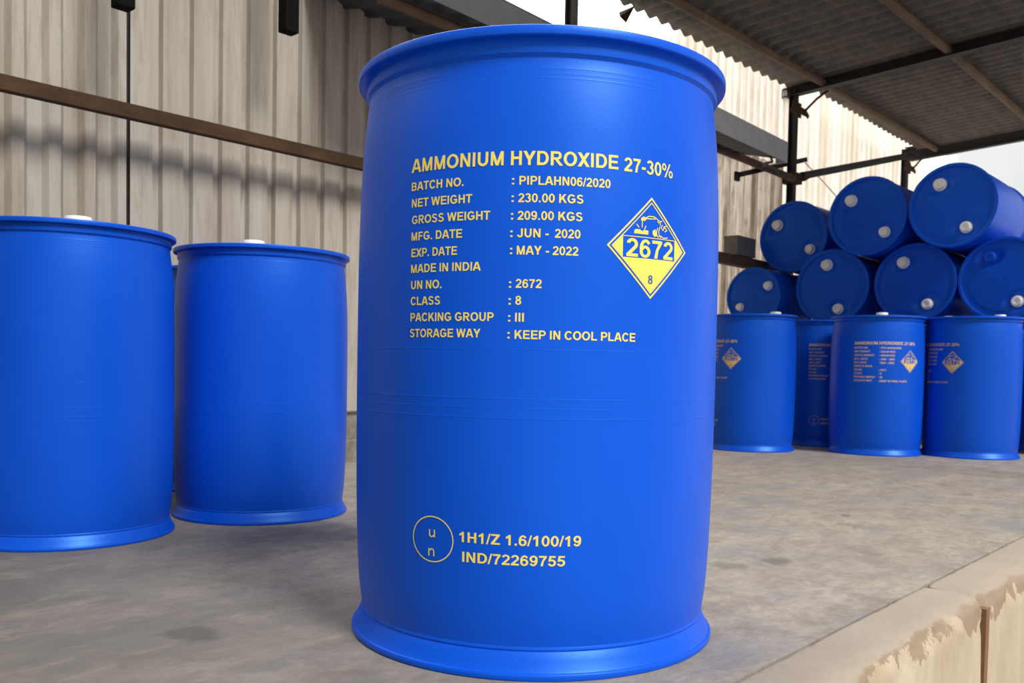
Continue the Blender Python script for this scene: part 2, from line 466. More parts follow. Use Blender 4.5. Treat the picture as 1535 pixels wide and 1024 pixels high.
def revolve(profile, n=128, closed=False):
    """profile: list of (r, z) -> verts, faces"""
    vs, fs = [], []
    m = len(profile)
    for k in range(n):
        a = 2 * PI * k / n
        c, s_ = math.cos(a), math.sin(a)
        for r, z in profile:
            vs.append((r * c, r * s_, z))
    rng = m if closed else m - 1
    for k in range(n):
        k2 = (k + 1) % n
        for i in range(rng):
            j = (i + 1) % m
            fs.append([k * m + i, k2 * m + i, k2 * m + j, k * m + j])
    return vs, fs

# ------------------------------------------------------------------ setting
def smooth01(x):
    x = max(0.0, min(1.0, x))
    return x * x * (3 - 2 * x)

# floor slab, top at 0
floor = MB()
floor.box(-6, 14.5, 0.75, 4.35, -0.5, 0.0)
tag(floor.build('floor', FLOOR), kind='structure')

# yard level below and around the platform
yard = MB().box(-20, 60, -40, 60, -1.6, -1.12)
tag(yard.build('floor_yard', YARD), kind='structure')

# kerb blocks along the open edge, worn lip, face running down to the yard
def kerb(name, x0, x1, seed):
    sec = [(0.7475, -0.5), (0.7475, -0.004), (0.745, -0.0008), (0.738, 0.0), (0.705, 0.0), (0.68, 0.0), (0.66, 0.0), (0.648, -0.001),
           (0.638, -0.003), (0.630, -0.006), (0.623, -0.011), (0.618, -0.017), (0.614, -0.025), (0.611, -0.035), (0.609, -0.05),
           (0.608, -0.07), (0.607, -0.10), (0.606, -0.14), (0.605, -0.2), (0.605, -0.35), (0.605, -0.6), (0.605, -1.14), (0.72, -1.14)]
    n = int((x1 - x0) / 0.013)
    vs, fs = [], []
    for i in range(n + 1):
        x = x0 + (x1 - x0) * i / n
        edge = min(i, n - i) * (x1 - x0) / n
        for (y, z) in sec:
            lip = math.exp(-((y - 0.615) / 0.028) ** 2) * math.exp(-((z + 0.02) / 0.05) ** 2)
            q = Vector((x * 6 + seed, y * 14, z * 14))
            big = noise.noise(Vector((x * 3.1 + seed, 0, z * 3)))
            n1 = noise.fractal(q * 1.6, 0.8, 2.0, 5)
            n2 = noise.noise(Vector((x * 55, seed, z * 30)))
            dy = lip * (0.012 * n1 + 0.010 * max(0, big) + 0.005 * max(0, n2))
            dz = -lip * (0.010 * abs(n1) + 0.006 * max(0, big))
            if z > -0.45 and y > 0.725:   # ragged joint towards the slab
                dz += -0.004 * max(0, noise.noise(Vector((x * 30, seed, 3))) - .1)
                dy += -0.004 * max(0, noise.noise(Vector((x * 24, seed, 7))))
            if edge < 0.02 and z > -0.3:
                dz -= (0.02 - edge) * 0.35 * (1 + 0.5 * n1) if z > -0.03 else 0
                dy += (0.02 - edge) * 0.4 if y < 0.63 else 0
            dy += 0.0035 * noise.fractal(Vector((x * 5, seed, z * 5)), 0.9, 2.0, 4) if z < -0.05 and y < 0.64 else 0
            vs.append((x, y + dy, z + dz))
    m = len(sec)
    for i in range(n):
        for j in range(m - 1):
            fs.append([i * m + j, (i + 1) * m + j, (i + 1) * m + j + 1, i * m + j + 1])
    fs.append([j for j in range(m)]); fs.append([n * m + j for j in range(m)])
    return tag(link(name, vs, fs, FACE, None, 55), kind='structure')

kerb('trim_1', -4.0, 2.438, 1.3)
kerb('trim_2', 2.447, 6.2, 8.1)
kerb('trim_3', 6.212, 14.0, 15.7)
# dark rebated joint strip between the kerb blocks
tag(MB().box(2.428, 2.458, 0.602, 0.70, -1.12, -0.034).build('trim_4', JOINT), kind='structure')

# plinth under the sheet wall, in two courses
def rough_box(mb, x0, x1, y0, y1, z0, z1, seed, amp=0.008, step=0.12):
    nx = max(2, int((x1 - x0) / step))
    ring = [(y1, z0), (y0, z0), (y0, z0 + (z1 - z0) * .33), (y0, z0 + (z1 - z0) * .7), (y0, z1 - .012), (y0 + .012, z1), (y1, z1)]
    vs, fs = [], []
    for i in range(nx + 1):
        x = x0 + (x1 - x0) * i / nx
        for (y, z) in ring:
            d = noise.noise(Vector((x * 3 + seed, y * 3, z * 9))) * amp
            vs.append((x, y - d if y < y1 else y, z + (d if z > z0 + .02 else 0)))
    m = len(ring)
    for i in range(nx):
        for j in range(m):
            k = (j + 1) % m
            fs.append([i * m + j, (i + 1) * m + j, (i + 1) * m + k, i * m + k])
    fs.append(list(range(m))); fs.append([nx * m + j for j in range(m)])
    mb.add(vs, fs)
pl = MB()
rough_box(pl, -6, 12.2, 3.955, 4.3, -0.0, 0.130, 2)
rough_box(pl, -6, 12.2, 3.965, 4.3, 0.130, 0.285, 9)
tag(pl.build('baseboard_back', PLINTH, None, 40), kind='structure')

def ribbed(name, x0, x1, z0, z1, period, depth, duty, slope, mat, y=3.96, phase=0.0, wave=0.0, thick=0.0015):
    """corrugated sheet in the XZ plane; ribs stand out towards -Y"""
    pts = []
    x = x0 - phase * period
    while x < x1:
        for dx, dy in ((0, 0), (slope, -depth), (slope + duty * 0.5, -depth * 1.04), (slope + duty, -depth), (2 * slope + duty, 0), ((2 * slope + duty + period) / 2, depth * 0.04)):
            if x0 <= x + dx <= x1:
                pts.append((x + dx, dy))
        x += period
    pts = [(x0, pts[0][1])] + pts + [(x1, pts[-1][1])]
    nz = 5
    vs, fs = [], []
    for i, (px, dy) in enumerate(pts):
        for k in range(nz):
            z = z0 + (z1 - z0) * k / (nz - 1)
            w = wave * noise.noise(Vector((px * 1.7, k * 0.9, 3.3)))
            vs.append((px, y + dy + w, z))
    for i in range(len(pts) - 1):
        for k in range(nz - 1):
            fs.append([i * nz + k, (i + 1) * nz + k, (i + 1) * nz + k + 1, i * nz + k + 1])
    o = link(name, vs, fs, mat)
    if thick:
        md = o.modifiers.new('thickness', 'SOLIDIFY'); md.thickness = thick; md.offset = 0
    return tag(o, kind='structure')

# added sheet wall out of the frame, darkens left drum sides and lids
cw = ribbed('wall_left_blocker', 0.75, 4.3, -0.5, 5.5, 0.142, 0.026, 0.045, 0.020, SHEET, y=0.0, wave=0.004)
cw.rotation_euler = (0, 0, PI / 2); cw.location = (-1.75, 0, 0)
# sheet wall: four bays between the posts
ribbed('wall_back', -5.5, 1.797, 0.285, 2.90, 0.142, 0.026, 0.045, 0.020, SHEET, wave=0.006)
ribbed('wall_middle', 1.816, 4.80, 0.285, 2.70, 0.1475, 0.024, 0.098, 0.009, SHEET, phase=0.05, wave=0.004)
ribbed('wall_streaked', 4.82, 8.12, 0.285, 2.50, 0.1250, 0.030, 0.055, 0.008, SHEET_BROWN, wave=0.004)
ribbed('wall_upper', 6.25, 8.12, 2.50, 4.2, 0.1250, 0.030, 0.055, 0.008, SHEET_LIT, y=3.965, wave=0.004)
ribbed('wall_right', 8.13, 12.0, 0.285, 4.3, 0.1380, 0.028, 0.070, 0.010, SHEET_LIT, wave=0.004)

# main roof: corrugated tin, ribs running towards the open edge
def roof_z(y):
    return 3.262 + 0.052 * (3.96 - y)
def roof_sheet(mb, x0, x1, y0, y1, period, amp, jag=0.0, lift=0.0):
    n = int((x1 - x0) / period * 10)
    ny = 12
    vs, fs = [], []
    for i in range(n + 1):
        x = x0 + (x1 - x0) * i / n
        ph = 2 * PI * (x - x0) / period
        for k in range(ny + 1):
            y = y0 + (y1 - y0) * k / ny
            if k == ny:
                y += jag * noise.noise(Vector((math.floor((x - x0) / 0.9) * 5.1, 2.0, 0)))
            z = roof_z(y) - 0.016 * max(0.0, 8.2 - x) + amp * math.sin(ph) + lift + 0.006 * noise.noise(Vector((x * 1.1, y * 1.3, 1)))
            vs.append((x, y, z))
    for i in range(n):
        for k in range(ny):
            a = i * (ny + 1) + k; b = a + ny + 1
            fs.append([a, b, b + 1, a + 1])
    mb.add(vs, fs)
r1 = MB(); roof_sheet(r1, 5.18, 8.22, 0.25, 3.93, 0.168, 0.021, 0.03)
o = r1.build('ceiling', ROOF, None, 60)
md = o.modifiers.new('thickness', 'SOLIDIFY'); md.thickness = 0.002
tag(o, kind='structure')
r2 = MB(); roof_sheet(r2, 8.10, 11.42, 0.25, 3.80, 0.140, 0.018, 0.02, 0.016)
o = r2.build('ceiling_far', ROOF, None, 60)
md = o.modifiers.new('thickness', 'SOLIDIFY'); md.thickness = 0.002
tag(o, kind='structure')

# ------------------------------------------------------------------ steelwork
def post(x, y, z1, mat, label, extra=None):
    r = empty('steel_post', (x, y, 0), label, 'post', 'posts along the sheet wall')
    m = MB()
    m.box(-.036, .036, -.033, -.025, 0, z1, .001).box(-.036, .036, .025, .033, 0, z1, .001).box(-.006, .006, -.025, .025, 0, z1)
    m.build('column', mat, r)
    MB().box(-.10, .10, -.095, .09, 0, .012, .002).build('base_plate', mat, r)
    if extra: extra(r)
    return r

def post_clamp(r, z):
    m = MB()
    m.box(-.12, -.045, -.055, -.040, z - .05, z + .055, .004)
    m.box(-.05, .05, -.056, -.040, z - .075, z + .06, .004)
    m.box(.045, .17, -.056, -.042, z - .035, z + .03, .004)
    m.bar((.17, -.049, z), (.215, -.049, z - .03), .014, .04)
    m.bar((-.12, -.049, z - .02), (-.155, -.049, z - .05), .014, .04)
    m.build('clamp_plate', RUST, r)
    s = MB().tube([(.10, -.05, z - .01), (.24, -.12, z + .14), (.34, -.2, z + .24)], .012, 8)
    s.build('stay_rod', RUST, r)

def post1_extra(r):
    post_clamp(r, 3.03)
    MB().box(-.075, .075, -.075, .06, 2.33, 2.43, .006).build('pipe_socket', RUST, r)
post(8.165, 3.86, 3.22, DARK_STEEL, 'dark steel post standing before the bright sheets with brackets and a diagonal brace', post1_extra)
post(11.2, 3.86, 3.24, DARK_STEEL, 'thin dark steel post furthest from the camera, behind the tallest stacked drums', lambda r: post_clamp(r, 3.02))
post(5.028, 4.06, 4.2, DARK_STEEL, 'dark steel post against the white sky, just above the big front drum')
post(1.806, 3.995, 2.85, DARK_STEEL, 'dark post in the narrow gap between two cream wall sheets, left part of the photo')

def thing_mesh(mb, name, mat, label, cat, group=None, smooth=None):
    return tag(mb.build(name, mat, None, smooth), label, cat, group)

# long wall rail on the left bays
rail = empty('wall_rail', (-5, 3.78, 1.560), 'brown steel rail running across the cream corrugated wall above the left drums', 'rail')
MB().bar((-.2, 0, .023), (9.55, 0, .023), .045, .061, .004).build('beam', RUST, rail)
for x in (0.4, 9.4):
    MB().bar((x, .01, .022), (x, .17, .022), .05, .045, .003).build('wall_bracket', RUST, rail)
# rail in the streaked bay
rail2 = empty('wall_rail', (4.82, 3.86, 1.50), 'rust flaked steel rail carrying a tin box behind the stacked drums', 'rail')
MB().bar((0, 0, .0), (3.3, 0, .0), .09, .085, .006).build('beam', RUST_PALE, rail2)
box = empty('tin_box', (7.02, 3.865, 1.5435), 'dull grey tin box sitting on the rusty wall rail', 'box')
MB().box(0, .33, -.075, .055, 0, .155, .004).build('body', BOX_TIN, box)
MB().box(-.004, .334, -.079, .059, .155, .163, .002).build('lid', BOX_TIN, box)

# upper pipe rail under the canopy
p = MB().tube([(4.84, 3.80, 2.385), (6.5, 3.80, 2.375), (8.085, 3.81, 2.365)], .034, 14)
thing_mesh(p, 'pipe_rail', RUST_PALE, 'round rusty pipe below the grey tin canopy ending at the bracketed post', 'pipe', None, 40)
br = empty('cross_bar', (7.2, 3.912, 2.26), 'short dark slanting bar crossing behind the bracketed post', 'bar')
MB().bar((0, 0, 0), (1.39, 0, .39), .024, .045).build('bar', DARK_STEEL, br)
MB().box(-.03, .04, -.012, .012, -.05, .03, .004).build('hook_end', DARK_STEEL, br)
dg = empty('diagonal_brace', (8.262, 3.797, 2.42), 'dark steel brace rising from the bracketed post to the far post', 'brace')
MB().bar((0, 0, 0), (2.98, 0, .75), .05, .07).build('bar', DARK_STEEL, dg)
MB().bar((0, 0, -.03), (.13, 0, .03), .055, .05).build('end_cleat', RUST, dg)
w = MB().tube([(8.46, 3.875, 2.60), (9.0, 3.875, 2.46), (9.5, 3.875, 2.31), (10.0, 3.875, 2.15)], .006, 6)
thing_mesh(w, 'guy_wire', GREY_TIN, 'thin slanting wire in front of the bright corrugated sheets', 'wire')

# roof beams and purlins
def purlin(y, label, r=.035):
    z = roof_z(y) - .014 - r
    m = MB().tube([(5.22, y, z - .048), (8.2, y, z), (11.4, y, z + .008)], r, 14)
    thing_mesh(m, 'roof_purlin', PURLIN, label, 'purlin', 'purlins under the roof', 40)
purlin(3.58, 'rusty roof pipe nearest the bright wall, passing over the bracketed post')
purlin(2.49, 'rusty roof pipe running to the upper right corner, second from the wall')
purlin(1.40, 'rusty roof pipe above the right end of the drum stack, out towards the open side')
def rafter(x, label, w=.09, h=.08, low=.105):
    y0, y1 = 0.3, 3.99
    dz = low - h / 2
    m = MB().ibeam((x, y0, roof_z(y0) - dz), (x, y1, roof_z(y1) - dz), w, h)
    thing_mesh(m, 'roof_beam', DARK_STEEL, label, 'beam', 'beams under the roof')
rafter(8.165, 'dark roof beam resting on the bracketed post')
rafter(11.47, 'dark roof beam along the far end of the roof against the white sky', .08, .17, .115)
# front posts of the roof, outside the frame, so that the roof stands on something
for x in (5.4, 8.165, 11.47):
    pr = empty('steel_post', (x, 0.40, -1.12), 'dark roof post on the yard side of the platform', 'post', 'roof posts on the yard side')
    MB().box(-.045, .045, -.045, .045, 0, 4.30, .004).build('column', DARK_STEEL, pr)
    MB().box(-.12, .12, -.12, .12, 0, .015, .002).build('base_plate', DARK_STEEL, pr)

# ------------------------------------------------------------------ tin canopy along the wall
can = empty('wall_canopy', (2.70, 3.162, 2.25), 'grey tin canopy jutting from the wall, hidden in part by the big front drum', 'canopy')
L, SKEW = 4.27, 0.041
front = lambda x: SKEW * x
vs, fs = [], []
n = int(L / 0.16 * 8)
for i in range(n + 1):
    x = L * i / n
    z = .012 * math.sin(2 * PI * x / 0.16)
    for k in range(6):
        t = k / 5
        vs.append((x, front(x) + t * (.823 - front(x)), .03 + t * .165 + z + .004))
for i in range(n):
    for k in range(5):
        a = i * 6 + k
        fs.append([a, a + 6, a + 7, a + 1])
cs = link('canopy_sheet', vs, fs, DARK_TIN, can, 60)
md = cs.modifiers.new('thickness', 'SOLIDIFY'); md.thickness = 0.002
XM = 2.2  # left of here the fascia's shade is put into its colour
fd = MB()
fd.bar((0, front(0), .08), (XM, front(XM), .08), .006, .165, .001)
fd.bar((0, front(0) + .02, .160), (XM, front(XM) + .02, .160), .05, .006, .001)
tag(fd.build('fascia', DARK_TIN, can), 'length of fascia with shade in its dark colour')
fa = MB()
fa.bar((XM, front(XM), .08), (L, front(L), .08), .006, .165, .001)
fa.bar((XM, front(XM) + .02, .160), (L, front(L) + .02, .160), .05, .006, .001)
fa.bar((L, front(L), .08), (L, front(L) + .10, .08), .006, .165, .001)
tag(fa.build('fascia', GREY_TIN, can), 'light grey length of fascia')
MB().tube([(0.05, .218, .02), (1.9, .228, .02)], .028, 12).build('purlin_pipe', PURLIN, can, 40)
MB().tube([(L - .25, front(L) + .02, .01), (L - .02, front(L) + .12, .02), (L + .16, .45, .06), (L + .9, .66, .12)], .01, 8).build('tie_rod', DARK_STEEL, can)

for x, zb, lab in ((1.64, 1.940, 'black bracket stub hanging at the top of the gap between the wall sheets'), (2.41, 2.062, 'black bracket stub hanging down in front of the cream wall, near the canopy')):
    hb = empty('wall_bracket', (x, 3.62, zb), lab, 'bracket', 'black brackets high on the cream wall')
    MB().box(-.036, .036, -.033, .033, 0, .62, .006).build('drop_bar', BLACK_STEEL, hb)
    MB().bar((0, .0, .64), (0, .34, .64), .06, .05, .004).build('wall_arm', BLACK_STEEL, hb)

# ------------------------------------------------------------------ beyond the roof
vs, fs = [], []
NY, NZ = 40, 30
for i in range(NY + 1):
    for k in range(NZ + 1):
        y = 3.95 - 7.5 * i / NY
        z = -1.12 + 6.2 * k / NZ
        # slanting fold stands for a building's roof edge, plus slow billows
        d = (z - 3.55) - 0.80 * (y - 3.86)
        fold = 0.05 * (1 - min(1.0, abs(d) / 0.45)) + (0.20 * min(1.0, max(0.0, -d) / 1.2))
        vs.append((13.0 + fold + 0.04 * noise.noise(Vector((y * .8, z * .6, 5))), y, z))
for i in range(NY):
    for k in range(NZ):
        a = i * (NZ + 1) + k
        fs.append([a, a + 1, a + NZ + 2, a + NZ + 1])
o = link('building_screen', vs, fs, SCREEN, None, 60)  # backlit sheet added in place of a pale building, to look bright
md = o.modifiers.new('thickness', 'SOLIDIFY'); md.thickness = 0.002
tag(o, 'pale translucent sheet with a slanting fold, standing in for a building beyond the far end of the roof', 'building_screen')
fl = MB()
q = [(5.40, 3.91, 3.095), (5.575, 3.90, 3.225), (5.51, 3.93, 3.085), (5.47, 3.97, 3.16)]
fl.add(q + [(a + .004, c + .004, e + .004) for a, c, e in q], [[0, 1, 3], [0, 3, 2], [1, 2, 3], [4, 7, 5], [4, 6, 7], [5, 7, 6], [0, 4, 5, 1], [0, 2, 6, 4], [1, 5, 6, 2]])
thing_mesh(fl, 'torn_flap', RUST, 'small torn rusty flap of tin at the near corner of the main roof', 'flap')

# ------------------------------------------------------------------ drums
# unit profile of the body as measured for the big drum (height 1.12, rim radius .3765)
KNOTS = [(.055, .3565), (.10, .3625), (.15, .3660), (.20, .3682), (.26, .3700), (.33, .3712), (.42, .3721), (.52, .3724), (.65, .3724),
         (.72, .3720), (.80, .3710), (.88, .3690), (.95, .3657), (.98, .3635), (1.01, .3607), (1.035, .3578), (1.055, .3556), (1.069, .3535)]
RINGS = [(.4545, .00030, .0012), (.4715, .00020, .0010), (.4880, .00030, .0012), (.5730, .00022, .0010), (1.036, .00013, .0012), (1.044, .00010, .0010), (1.053, .00013, .0012)]
def knot_r(z):
    """smooth curve through the measured radii (Catmull-Rom)"""
    K = KNOTS
    i = 0
    while i < len(K) - 2 and z > K[i + 1][0]:
        i += 1
    (z1, r1), (z2, r2) = K[i], K[i + 1]
    m1 = (r2 - K[i - 1][1]) / (z2 - K[i - 1][0]) if i > 0 else (r2 - r1) / (z2 - z1)
    m2 = (K[i + 2][1] - r1) / (K[i + 2][0] - z1) if i + 2 < len(K) else (r2 - r1) / (z2 - z1)
    hh = z2 - z1; t = max(0.0, min(1.0, (z - z1) / hh))
    return (2*t**3 - 3*t*t + 1) * r1 + (t**3 - 2*t*t + t) * hh * m1 + (-2*t**3 + 3*t*t) * r2 + (t**3 - t*t) * hh * m2
def ring_r(z):
    return knot_r(z) + sum(a * math.exp(-((z - c) / w) ** 2) for c, a, w in RINGS)
_zs = {round(.055 + 1.014 * k / 84, 5) for k in range(85)}
for c, a, w in RINGS:
    _zs |= {round(c + w * q, 5) for q in (-2.4, -1.6, -1.0, -.5, 0, .5, 1.0, 1.6, 2.4)}
BODY = [(z, ring_r(z)) for z in sorted(_zs)]
def body_r(z, S):
    return ring_r(max(.055, min(1.069, z / S[1]))) * S[0]

def build_drum(S, n, caps, name, label, cat, group, mat, loc, cap_mats=None):
    sr, sz = S
    P = lambda prof: [(r * sr, z * sz) for r, z in prof]
    root = empty(name, loc, label, cat, group)
    # shell: base inside, cone step, bulging wall, groove and neck
    prof = [(0.0, .018), (.30, .018), (.345, .010), (.350, .030), (.3560, .046), (.3578, .050), (.3572, .0535)] + [(r, z) for z, r in BODY] + \
           [(.3535, 1.072), (.3562, 1.0755), (.3590, 1.0785), (.3600, 1.084), (.3596, 1.094), (.3590, 1.104), (.350, 1.112)]
    v, f = revolve(P(prof), n)
    link('body', v, f, mat, root, 28)
    # top rim: rolled lip with a drooping underside
    lip = [(.3585, 1.1040), (.3620, 1.1050), (.3690, 1.1035), (.3740, 1.1030), (.3762, 1.1045), (.3768, 1.1075), (.3768, 1.1150), (.3758, 1.1185), (.3735, 1.1200),
           (.3600, 1.1200), (.3480, 1.1195), (.3440, 1.1170), (.3430, 1.1000), (.350, 1.0990)]
    v, f = revolve(P(lip), n, True)
    link('top_rim', v, f, mat, root, 35)
    # base rim: flared foot
    foot = [(.3560, .0470), (.3590, .0430), (.3640, .0320), (.3700, .0185), (.3728, .0140), (.3752, .0128), (.3766, .0105), (.3770, .0070), (.3762, .0022), (.3740, .0),
            (.352, .0), (.345, .010), (.350, .032)]
    v, f = revolve(P(foot), n, True)
    link('base_rim', v, f, mat, root, 30)
    # lid: shallow dish with sunk pockets round the two bungs
    cap_r = .232 * sr
    pos = [(cap_r * math.cos(a), cap_r * math.sin(a)) for a in caps]
    R = .3445 * sr
    zt = 1.104 * sz
    nr, na = 26, 96
    vs, fs = [(0, 0, zt)], []
    for i in range(1, nr + 1):
        r = R * i / nr
        for k in range(na):
            a = 2 * PI * k / na
            x, y = r * math.cos(a), r * math.sin(a)
            z = zt + .004 * sz * smooth01((.30 * sr - r) / (.012 * sr))
            for j, (px, py) in enumerate(pos):
                d = math.hypot(x - px, y - py) / sr
                ca = caps[j]
                ux, uy = (x - px) / sr, (y - py) / sr
                tang = -ux * math.sin(ca) + uy * math.cos(ca)
                rad = ux * math.cos(ca) + uy * math.sin(ca)
                e = math.hypot(tang * .72, rad)
                z -= .020 * sz * smooth01((.100 - e) / .045)
            vs.append((x, y, z))
    for k in range(na):
        fs.append([0, 1 + k, 1 + (k + 1) % na])
    for i in range(nr - 1):
        for k in range(na):
            a, b = 1 + i * na + k, 1 + i * na + (k + 1) % na
            fs.append([a, a + na, b + na, b])
    link('lid', vs, fs, mat, root, 40)
    for j, (px, py) in enumerate(pos):
        cm = cap_mats[j] if cap_mats else WHITE_CAP
        big = j == 0
        cr_ = (.046 if big else .042) * sr
        zc = zt - .020 * sz
        top = zc + (.062 if big else .056) * sz
        prof = [(cr_ * 1.25, zc - .004), (cr_ * 1.25, zc + .010 * sz), (cr_ * 1.02, zc + .012 * sz), (cr_, zc + .016 * sz), (cr_, top - .005 * sz), (cr_ * .93, top), (cr_ * .55, top), (cr_ * .50, top - .006 * sz), (0, top - .006 * sz)]
        v, f = revolve(prof, 32)
        v = [(a + px, b + py, c) for a, b, c in v]
        o = link('bung_cap', v, f, cm, root, 35)
        o['label'] = 'white screw cap' if cm is WHITE_CAP else 'blue screw plug'
    return root

# ---- printing on the drums
def glyph_fill(text, phi0, z0, phi1, h, S, out):
    """lays text along the drum from angle phi0 to phi1, baseline z0, cap height h (big-drum units)"""
    x = 0; items = []
    for ch in text:
        if ch == ' ':
            x += .36; continue
        adv, shapes = FONT[ch]
        items.append((x, shapes)); x += adv
    xs = [ox + p[0] for ox, shapes in items for s in shapes for q in s for p in q]
    lo, hi = min(xs), max(xs)
    f = lambda ox, p: (phi0 + (phi1 - phi0) * (ox + p[0] - lo) / (hi - lo), z0 + p[1] * h)
    for ox, shapes in items:
        for lay, s in enumerate(shapes):
            for q in s:
                out.append(([f(ox, p) for p in q], [0, 1, 2, 0, 2, 3], lay * .00004))

def wrap(chunks, S, phi_c, lift):
    """(angle, height) polygons -> points on the drum; phi_c is the drum angle that faces the reader"""
    vs, fs = [], []
    for ch in chunks:
        pts, ts = ch[0], ch[1]
        n = len(vs)
        for ph, z in pts:
            zz = z * S[1]
            r = body_r(zz, S) + lift + (ch[2] if len(ch) > 2 else 0.0)
            a = phi_c + ph
            vs.append((r * math.cos(a), r * math.sin(a), zz))
        for i in range(0, len(ts), 3):
            fs.append([n + ts[i], n + ts[i + 1], n + ts[i + 2]])
    return vs, fs

def stroke(pts, w, out, closed=False):
    """thin printed line through (angle, height) points; w in metres on the big drum"""
    K = .37
    P2 = [Vector((p * K, z)) for p, z in pts]
    segs = list(zip(P2, P2[1:])) + ([(P2[-1], P2[0])] if closed else [])
    for a, b in segs:
        d = b - a
        if d.length < 1e-6: continue
        m = max(1, int(d.length / .006))
        nrm = Vector((-d.y, d.x)).normalized() * w / 2
        e = d.normalized() * w * .35
        a2, b2 = a - e, b + e
        q = []
        for i in range(m + 1):
            c = a2 + (b2 - a2) * i / m
            q += [c + nrm, c - nrm]
        ts = []
        for i in range(m):
            ts += [2 * i, 2 * i + 1, 2 * i + 3, 2 * i, 2 * i + 3, 2 * i + 2]
        out.append(([(v.x / K, v.y) for v in q], ts, .00002 * (len(out) % 6)))

def columns(x0, x1, lo, hi, out, n=24):
    """filled area between two height curves, cut into thin upright strips"""
    q, ts = [], []
    for i in range(n + 1):
        x = x0 + (x1 - x0) * i / n
        q += [(x, lo(x)), (x, hi(x))]
    for i in range(n):
        ts += [2 * i, 2 * i + 2, 2 * i + 3, 2 * i, 2 * i + 3, 2 * i + 1]
    out.append((q, ts))

def text_chunks():
    out = []
    B, CH = .0290, .0149
    z = [.8534 - B * k for k in range(10)]
    S = None
    g = lambda t, a, b, zz, h=CH: glyph_fill(t, a, zz, b, h, S, out)
    g('AMMONIUM', -.6685, -.1676, .8858, .0240)
    g('HYDROXIDE', -.1333, .3752, .8858, .0240)
    g('27-30%', .4067, .6987, .8845, .0236)
    z = [.8534, .8238, .7940, .7645, .7353, .7072, .6782, .6496, .6208, .5920]
    g('BATCH NO.', -.6632, -.3608, z[0]); g('PIPLAHN06/2020', -.0917, .3362, z[0] - .001)
    g('NET WEIGHT', -.6584, -.3151, z[1]); g('230.00 KGS', -.0949, .2051, z[1] - .001)
    g('GROSS WEIGHT', -.6540, -.2249, z[2]); g('209.00 KGS', -.0961, .2022, z[2] - .001)
    g('MFG. DATE', -.6545, -.3611, z[3]); g('JUN', -.0964, .0102, z[3] - .001); g('-', .0325, .0477, z[3] - .001); g('2020', .0762, .1944, z[3] - .001)
    g('EXP. DATE', -.6519, -.3856, z[4]); g('MAY', -.0968, .0169, z[4] - .001); g('-', .0361, .0513, z[4] - .001); g('2022', .0676, .1856, z[4] - .001)
    g('MADE IN INDIA', -.6525, -.2645, z[5])
    g('UN NO.', -.6500, -.4652, z[6]); g('2672', -.0986, .0201, z[6] - .0005)
    g('CLASS', -.6505, -.4718, z[7]); g('8', -.0991, -.0715, z[7] - .0005)
    g('PACKING GROUP', -.6503, -.1979, z[8]); g('III', -.0985, -.0578, z[8] - .0005)
    g('STORAGE WAY', -.6517, -.2601, z[9] + .0005); g('KEEP IN COOL PLACE', -.0990, .4823, z[9] - .001)
    for k, a in ((0, -.1257), (1, -.1258), (2, -.1269), (3, -.1283), (4, -.1276), (6, -.1294), (7, -.1298), (8, -.1303), (9, -.1318)):
        g(':', a, a + .0103, z[k] - .0005)
    return out

def mark_chunks():
    out = []
    glyph_fill('1H1/Z 1.6/100/19', -.3502, .2352, .2319, .0182, None, out)
    glyph_fill('IND/72269755', -.3352, .2005, .1581, .0180, None, out)
    glyph_fill('u', -.5182, .2381, -.4833, .0186, None, out)
    glyph_fill('n', -.5224, .2040, -.4872, .0186, None, out)
    c = [(-.5000 + .1160 * math.cos(2 * PI * k / 64), .2345 + .0405 * math.sin(2 * PI * k / 64)) for k in range(64)]
    stroke(c, .0020, out, True)
    return out

